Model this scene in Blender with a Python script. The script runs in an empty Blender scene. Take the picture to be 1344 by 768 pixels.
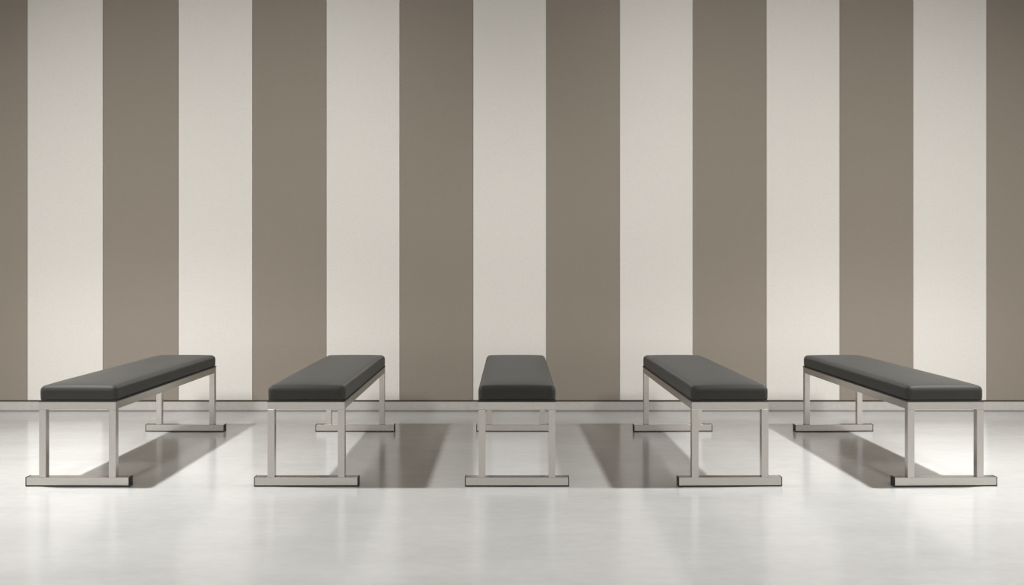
import bpy, bmesh, math
from mathutils import Vector

# ------------------------------------------------------------------ camera
SC = bpy.context.scene
COL = SC.collection
W, H = 1344, 768
F_PX = 1247.0            # focal length in pixels
HORIZON = 342.0
CAM_Z = 0.99
D = 4.16                 # camera to the front ends of the benches (camera at y = 0)
WALL_Y = 6.24            # front face of the back wall panels

cam = bpy.data.cameras.new('camera')
cam_o = bpy.data.objects.new('camera', cam)
COL.objects.link(cam_o)
cam.sensor_width = 36.0
cam.lens = F_PX / W * 36.0
cam.shift_y = -(H / 2 - HORIZON) / W
cam_o.location = (0, 0, CAM_Z)
cam_o.rotation_euler = (math.radians(90), 0, 0)
SC.camera = cam_o

# ------------------------------------------------------------------ light
world = bpy.data.worlds.new('world')
SC.world = world
world.use_nodes = True
bg = world.node_tree.nodes['Background']
# ambient fill, added brighter near the horizon to light the back wall
wt = world.node_tree
_tc = wt.nodes.new('ShaderNodeTexCoord')
_sx = wt.nodes.new('ShaderNodeSeparateXYZ')
_mr = wt.nodes.new('ShaderNodeMapRange')
_mr.inputs['From Min'].default_value = -1.0
_mr.inputs['From Max'].default_value = 1.0
_cr = wt.nodes.new('ShaderNodeValToRGB')
WORLD = [(-.5, .35), (-.08, .45), (.0, 1.5), (.20, 1.3), (.40, .10)]     # (height of the direction, radiance)
TINT = (1.0, 0.977, 0.938)
els = _cr.color_ramp.elements
while len(els) < len(WORLD): els.new(.5)
for e, (z, v) in zip(els, WORLD):
    e.position = (z + 1) / 2
    e.color = (v * TINT[0], v * TINT[1], v * TINT[2], 1)
wt.links.new(_tc.outputs['Generated'], _sx.inputs[0])
wt.links.new(_sx.outputs['Z'], _mr.inputs['Value'])
wt.links.new(_mr.outputs[0], _cr.inputs['Fac'])
wt.links.new(_cr.outputs[0], bg.inputs['Color'])
bg.inputs['Strength'].default_value = 1.0

LAMP_Z = 2.60
LAMP_Y = D + 0.15
def lamp(x, tilt):
    l = bpy.data.lights.new('ceiling_spotlight', 'SPOT')
    l.energy = 420
    l.color = (1.0, 0.995, 0.985)
    l.spot_size = math.radians(142)
    l.spot_blend = 1.0
    l.shadow_soft_size = 0.075
    o = bpy.data.objects.new('ceiling_spotlight', l)
    o.location = (x, LAMP_Y, LAMP_Z)
    o.rotation_euler = (math.radians(-17), math.radians(tilt), 0)
    COL.objects.link(o)
lamp(-2.60, -6)
lamp(2.60, 6)

def added_wall_fill(x, y, z, target, energy, angle):  # added fill spot with no visible source, brightens the back wall
    l = bpy.data.lights.new('added_wall_fill', 'SPOT')
    l.energy = energy
    l.color = (1.0, 0.99, 0.97)
    l.spot_size = math.radians(angle)
    l.spot_blend = 1.0
    l.shadow_soft_size = 0.25
    o = bpy.data.objects.new('added_wall_fill', l)
    o.location = (x, y, z)
    d = Vector(target) - Vector(o.location)
    o.rotation_euler = d.to_track_quat('-Z', 'Y').to_euler()
    COL.objects.link(o)
for s in (-1, 1):
    added_wall_fill(s * 2.0, 0.9, 2.6, (s * 2.0, WALL_Y, 1.0), 350, 56)
added_wall_fill(0, 0.9, 2.6, (0, WALL_Y, 2.45), 150, 42)

SC.view_settings.view_transform = 'Standard'
SC.view_settings.look = 'None'
SC.view_settings.gamma = 1.0
SC.view_settings.use_curve_mapping = False
SC.view_settings.exposure = 0.0

# ------------------------------------------------------------------ helpers
def sr(r, g, b):
    f = lambda c: (c / 255 / 12.92) if c / 255 <= .04045 else ((c / 255 + .055) / 1.055) ** 2.4
    return (f(r), f(g), f(b), 1)

def obj(name, bm, mat, parent=None, smooth=False):
    me = bpy.data.meshes.new(name)
    bmesh.ops.recalc_face_normals(bm, faces=bm.faces)
    bm.to_mesh(me); bm.free()
    if smooth:
        for p in me.polygons: p.use_smooth = True
    me.materials.append(mat)
    o = bpy.data.objects.new(name, me)
    COL.objects.link(o)
    if parent: o.parent = parent
    return o

def box(bm, x0, x1, y0, y1, z0, z1, bevel=0.0):
    vs = [bm.verts.new((x, y, z)) for x in (x0, x1) for y in (y0, y1) for z in (z0, z1)]
    idx = [(0,1,3,2),(4,6,7,5),(0,4,5,1),(2,3,7,6),(0,2,6,4),(1,5,7,3)]
    fs = [bm.faces.new([vs[i] for i in f]) for f in idx]
    if bevel:
        es = list({e for f in fs for e in f.edges})
        bmesh.ops.bevel(bm, geom=es, offset=bevel, segments=2, profile=.5, affect='EDGES')
    return bm

def nodes(name):
    m = bpy.data.materials.new(name); m.use_nodes = True
    nt = m.node_tree
    return m, nt, nt.nodes['Principled BSDF']

def link(nt, a, b): nt.links.new(a, b)

def mapped_noise(nt, scale, detail, stretch=(1,1,1), rough=.5):
    tc = nt.nodes.new('ShaderNodeTexCoord')
    mp = nt.nodes.new('ShaderNodeMapping'); mp.inputs['Scale'].default_value = stretch
    n = nt.nodes.new('ShaderNodeTexNoise')
    n.inputs['Scale'].default_value = scale; n.inputs['Detail'].default_value = detail
    n.inputs['Roughness'].default_value = rough
    link(nt, tc.outputs['Object'], mp.inputs['Vector']); link(nt, mp.outputs[0], n.inputs['Vector'])
    return n

def ramp(nt, src, c0, c1, p0=.3, p1=.7):
    r = nt.nodes.new('ShaderNodeValToRGB')
    r.color_ramp.elements[0].position = p0; r.color_ramp.elements[1].position = p1
    r.color_ramp.elements[0].color = c0; r.color_ramp.elements[1].color = c1
    link(nt, src, r.inputs['Fac'])
    return r

def bump(nt, src, bs, strength, dist):
    b = nt.nodes.new('ShaderNodeBump')
    b.inputs['Strength'].default_value = strength; b.inputs['Distance'].default_value = dist
    link(nt, src, b.inputs['Height']); link(nt, b.outputs[0], bs.inputs['Normal'])

def fabric(name, c):
    m, nt, bs = nodes(name)
    n = mapped_noise(nt, 170, 3, (1, 1, 1), .6)
    k = .955
    r = ramp(nt, n.outputs['Fac'], (c[0]*k, c[1]*k, c[2]*k, 1), (c[0]/k, c[1]/k, c[2]/k, 1), .35, .65)
    link(nt, r.outputs[0], bs.inputs['Base Color'])
    bs.inputs['Roughness'].default_value = .9
    bs.inputs['Specular IOR Level'].default_value = .15
    # woven thread relief
    tc = nt.nodes.new('ShaderNodeTexCoord')
    w = []
    for d in ('X', 'Z'):
        wv = nt.nodes.new('ShaderNodeTexWave'); wv.bands_direction = d
        wv.inputs['Scale'].default_value = 90; wv.inputs['Distortion'].default_value = 1.5
        link(nt, tc.outputs['Object'], wv.inputs['Vector']); w.append(wv)
    mx = nt.nodes.new('ShaderNodeMath'); mx.operation = 'ADD'
    link(nt, w[0].outputs['Fac'], mx.inputs[0]); link(nt, w[1].outputs['Fac'], mx.inputs[1])
    bump(nt, mx.outputs[0], bs, .25, .001)
    return m

CREAM = fabric('cream_fabric', sr(236, 232, 226))
TAUPE = fabric('taupe_fabric', sr(154, 145, 134))

def floor_mat():
    m, nt, bs = nodes('polished_floor')
    big = mapped_noise(nt, 2.2, 5, (.5, 1.4, 1), .6)
    fine = mapped_noise(nt, 22, 6, (.6, 1.2, 1), .65)
    mix = nt.nodes.new('ShaderNodeMix'); mix.data_type = 'FLOAT'
    mix.inputs['Factor'].default_value = .45
    link(nt, big.outputs['Fac'], mix.inputs['A']); link(nt, fine.outputs['Fac'], mix.inputs['B'])
    r = ramp(nt, mix.outputs['Result'], sr(200, 200, 197), sr(215, 215, 213), .34, .66)
    link(nt, r.outputs[0], bs.inputs['Base Color'])
    rr = nt.nodes.new('ShaderNodeMapRange')
    rr.inputs['To Min'].default_value = .12; rr.inputs['To Max'].default_value = .20
    link(nt, big.outputs['Fac'], rr.inputs['Value']); link(nt, rr.outputs[0], bs.inputs['Roughness'])
    bs.inputs['Specular IOR Level'].default_value = .40
    bump(nt, fine.outputs['Fac'], bs, .02, .001)
    return m
FLOOR = floor_mat()

def plain(name, c, rough, metal=0.0, spec=.5):
    m, nt, bs = nodes(name)
    n = mapped_noise(nt, 60, 2)
    r = ramp(nt, n.outputs['Fac'], (c[0]*.96, c[1]*.96, c[2]*.96, 1), (c[0]*1.04, c[1]*1.04, c[2]*1.04, 1))
    link(nt, r.outputs[0], bs.inputs['Base Color'])
    bs.inputs['Roughness'].default_value = rough; bs.inputs['Metallic'].default_value = metal
    bs.inputs['Specular IOR Level'].default_value = spec
    return m
BACKING = plain('dark_wall_backing', sr(112, 104, 95), .9, 0, .1)
PLINTH = plain('grey_aluminium', sr(200, 197, 192), .5, .1)
BASE_STRIP = plain('grey_base_strip', sr(120, 115, 110), .7)
PLASTER = plain('grey_plaster', sr(125, 117, 106), .9, 0, .1)
GAP_SHADE = plain('brown_grey_gap_shade', sr(92, 85, 77), .8, 0, .2)
RUBBER = plain('black_rubber', sr(24, 25, 23), .5)
BOARD = plain('dark_board', sr(48, 47, 43), .6)

def leather():
    m, nt, bs = nodes('charcoal_leather')
    tc = nt.nodes.new('ShaderNodeTexCoord')
    v = nt.nodes.new('ShaderNodeTexVoronoi'); v.inputs['Scale'].default_value = 420
    link(nt, tc.outputs['Object'], v.inputs['Vector'])
    n = mapped_noise(nt, 6, 3)
    r = ramp(nt, n.outputs['Fac'], sr(41, 40, 36), sr(45, 44, 40))
    link(nt, r.outputs[0], bs.inputs['Base Color'])
    bs.inputs['Roughness'].default_value = .62
    bs.inputs['Specular IOR Level'].default_value = .36
    bs.inputs['Sheen Weight'].default_value = .17
    bs.inputs['Sheen Roughness'].default_value = .4
    bump(nt, v.outputs['Distance'], bs, .12, .0006)
    return m
LEATHER = leather()

def steel(name, stretch):
    m, nt, bs = nodes(name)
    n = mapped_noise(nt, 700, 3, stretch)
    r = ramp(nt, n.outputs['Fac'], sr(181, 177, 172), sr(184, 180, 175))
    link(nt, r.outputs[0], bs.inputs['Base Color'])
    bs.inputs['Metallic'].default_value = .9
    rr = nt.nodes.new('ShaderNodeMapRange')
    rr.inputs['To Min'].default_value = .19; rr.inputs['To Max'].default_value = .24
    link(nt, n.outputs['Fac'], rr.inputs['Value']); link(nt, rr.outputs[0], bs.inputs['Roughness'])
    bump(nt, n.outputs['Fac'], bs, .015, .0003)
    return m
STEEL_V = steel('brushed_steel_vertical', (1, 1, .03))
STEEL_X = steel('brushed_steel_across', (.03, 1, 1))
STEEL_Y = steel('brushed_steel_lengthwise', (1, .03, 1))

# ------------------------------------------------------------------ room
def struct(name, bm, mat):
    o = obj(name, bm, mat); o['kind'] = 'structure'; return o

XR = 5.2
YB = -3.0
CEIL = 2.78
o = struct('floor', box(bmesh.new(), -XR, XR, YB, WALL_Y + .16, -.1, 0), FLOOR)
o['label'] = 'polished pale grey floor'; o['category'] = 'floor'
o = struct('ceiling', box(bmesh.new(), -XR, XR, 1.0, WALL_Y + .16, CEIL, CEIL + .1), PLASTER)
o['label'] = 'plain grey ceiling above the striped wall'; o['category'] = 'ceiling'
wall = struct('wall_back', box(bmesh.new(), -XR, XR, WALL_Y + .02, WALL_Y + .16, 0, CEIL), BACKING)
wall['label'] = 'back wall of alternating cream and taupe fabric stripes'; wall['category'] = 'wall'

px2x = lambda px, y=WALL_Y: (px - 672) * y / F_PX
z_of = lambda py, y=WALL_Y: CAM_Z + (HORIZON - py) * y / F_PX
Z0 = z_of(525.2)
edges = [36, 135, 234.3, 331.3, 428.3, 524.6, 621, 717, 813.5, 909.5, 1006, 1102, 1198.5, 1294.8]
step = 96.6
left = [edges[0] - step * k for k in range(6, 0, -1)]
right = [edges[-1] + step * k for k in range(1, 6)]
allx = left + edges + right
first_cream = 6          # the stripe that starts at edges[0] is cream
G = .0010                # half of the seam between two panels
for i in range(len(allx) - 1):
    x0, x1 = px2x(allx[i]) + G, px2x(allx[i + 1]) - G
    if x0 < -XR: x0 = -XR
    if x1 > XR: x1 = XR
    if x1 - x0 < .05: continue
    cream = (i - first_cream) % 2 == 0
    p = obj('wall_panel', box(bmesh.new(), x0, x1, WALL_Y, WALL_Y + .02, Z0, CEIL, .0012),
            CREAM if cream else TAUPE, wall)
    p['label'] = ('cream' if cream else 'taupe') + ' fabric wall panel'

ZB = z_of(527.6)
bb = struct('baseboard_back', box(bmesh.new(), -XR, XR, WALL_Y + .001, WALL_Y + .02, .005, ZB, .001), PLINTH)
bb['label'] = 'flat grey baseboard along the foot of the striped wall'; bb['category'] = 'baseboard'
obj('base_strip', box(bmesh.new(), -XR, XR, WALL_Y + .004, WALL_Y + .02, 0, .005), BASE_STRIP, bb)  # thin grey strip along the bottom of the baseboard

obj('gap_shade_strip', box(bmesh.new(), -XR, XR, WALL_Y + .004, WALL_Y + .02, ZB, Z0), GAP_SHADE, bb)  # dark strip that paints in the shade of the gap above the baseboard

# ------------------------------------------------------------------ bench
BW, BL = .337, 1.371     # frame width and length
T = .030                 # tube
FOOT_H, FOOT_W, FOOT_D = .0405, .457, .040
Z_FRAME = .370           # top of the steel frame
def rounded(x0, x1, y0, y1, z0, z1, r, crown, n=(16, 60, 6)):
    """closed rounded box whose top is gently crowned and whose sides swell a little"""
    bm = bmesh.new()
    cx, cy, hx, hy = (x0 + x1) / 2, (y0 + y1) / 2, (x1 - x0) / 2, (y1 - y0) / 2
    def cs(h, k):        # coordinates: dense near the rounded ends
        inner = h - r
        arc = [inner + r * math.sin(math.pi / 4 * j / 4) / math.sin(math.pi / 4) for j in range(1, 5)]
        core = [-inner + 2 * inner * j / k for j in range(k + 1)]
        return [-a for a in reversed(arc)] + core + arc
    X, Y = cs(hx, n[0]), cs(hy, n[1])
    hz = (z1 - z0) / 2; cz = (z0 + z1) / 2
    Z = cs(hz, n[2])
    verts = {}
    def pt(i, j, k):
        key = (i, j, k)
        if key not in verts:
            p = Vector((X[i], Y[j], Z[k]))
            rb = r
            q = Vector((max(-hx + rb, min(hx - rb, p.x)), max(-hy + rb, min(hy - rb, p.y)), max(p.z if p.z < 0 else 0, min(hz - rb, p.z))))
            d = p - q
            if d.length > 1e-9: p = q + d.normalized() * rb
            u, v, w = p.x / hx, p.y / hy, p.z / hz
            if w > 0: p.z += crown * w * (1 - abs(u) ** 3) * (1 - abs(v) ** 10)
            s = (1 - w * w) * .0008
            p.x += s * u; p.y += s * v
            verts[key] = bm.verts.new((cx + p.x, cy + p.y, cz + p.z))
        return verts[key]
    nx, ny, nz = len(X) - 1, len(Y) - 1, len(Z) - 1
    def f(*k): bm.faces.new([pt(*a) for a in k])
    for i in range(nx):
        for j in range(ny):
            for k in (0, nz): f((i,j,k),(i+1,j,k),(i+1,j+1,k),(i,j+1,k))
    for i in range(nx):
        for k in range(nz):
            for j in (0, ny): f((i,j,k),(i+1,j,k),(i+1,j,k+1),(i,j,k+1))
    for j in range(ny):
        for k in range(nz):
            for i in (0, nx): f((i,j,k),(i,j+1,k),(i,j+1,k+1),(i,j,k+1))
    return bm

def make_bench():
    t = bpy.data.objects.new('bench', None); COL.objects.link(t)
    hw = BW / 2
    obj('seat_cushion', rounded(-hw - .001, hw + .001, -.001, BL + .001, .3805, .4400, .022, .0105), LEATHER, t, True)
    bd = box(bmesh.new(), -hw - .002, hw + .002, -.002, BL + .002, Z_FRAME, .3768, .0012)
    box(bd, -hw + .006, hw - .006, .006, BL - .006, .3760, .3810)
    obj('seat_board', bd, BOARD, t)
    # the four rails that carry the seat: two across the ends, two along the sides
    z0 = Z_FRAME - .032
    for y in (0, BL - T):
        obj('end_rail', box(bmesh.new(), -hw, hw, y, y + T, z0, Z_FRAME, .0005), STEEL_X, t)
    for s in (-1, 1):
        a, b = sorted((s * hw, s * (hw - T)))
        obj('side_rail', box(bmesh.new(), a, b, T, BL - T, z0, Z_FRAME, .0005), STEEL_Y, t)
    for y in (0, BL - T):
        for s in (-1, 1):
            a, b = sorted((s * hw, s * (hw - T)))
            obj('leg', box(bmesh.new(), a, b, y, y + T, FOOT_H, z0, .0005), STEEL_V, t)
    for y in (-.0005, BL - FOOT_D + .0005):
        f = obj('foot_bar', box(bmesh.new(), -FOOT_W/2 + .004, FOOT_W/2 - .004, y, y + FOOT_D, .005, FOOT_H, .0005), STEEL_X, t)
        for s in (-1, 1):
            a, b = sorted((s * FOOT_W/2, s * (FOOT_W/2 - .004)))
            c = obj('end_cap', box(bmesh.new(), a, b, y - .0008, y + FOOT_D + .0008, 0, FOOT_H + .001, .0012), RUBBER, f)
            c['label'] = 'black rubber end cap'
        p = obj('floor_pad', box(bmesh.new(), -FOOT_W/2 + .004, FOOT_W/2 - .004, y - .0004, y + FOOT_D + .0004, 0, .005), RUBBER, f)
        p['label'] = 'black rubber strip under the foot bar'
    return t

def copy_tree(o, parent=None):
    c = o.copy(); COL.objects.link(c)
    if parent: c.parent = parent
    for ch in list(o.children): copy_tree(ch, c)
    return c

# front centre (pixel), rear shift to the side in metres, label
spots = [
    (101.5, .012, 'charcoal padded steel bench at the far left end of the row'),
    (401.8, -.006, 'charcoal padded steel bench second from the left, between the leftmost bench and the middle one'),
    (678.6, 0.0, 'charcoal padded steel bench in the middle of the row, seen straight from its end'),
    (958.4, -.025, 'charcoal padded steel bench second from the right, between the middle bench and the rightmost one'),
    (1241.4, -.038, 'charcoal padded steel bench at the far right end of the row'),
]
proto = make_bench()
for i, (px, dx, label) in enumerate(spots):
    b = proto if i == 0 else copy_tree(proto)
    b.location = ((px - 672) * D / F_PX, D, 0)
    b.rotation_euler = (0, 0, -math.atan2(dx, BL))
    b['label'] = label
    b['category'] = 'bench'
    b['group'] = 'padded benches in a row before the striped wall'
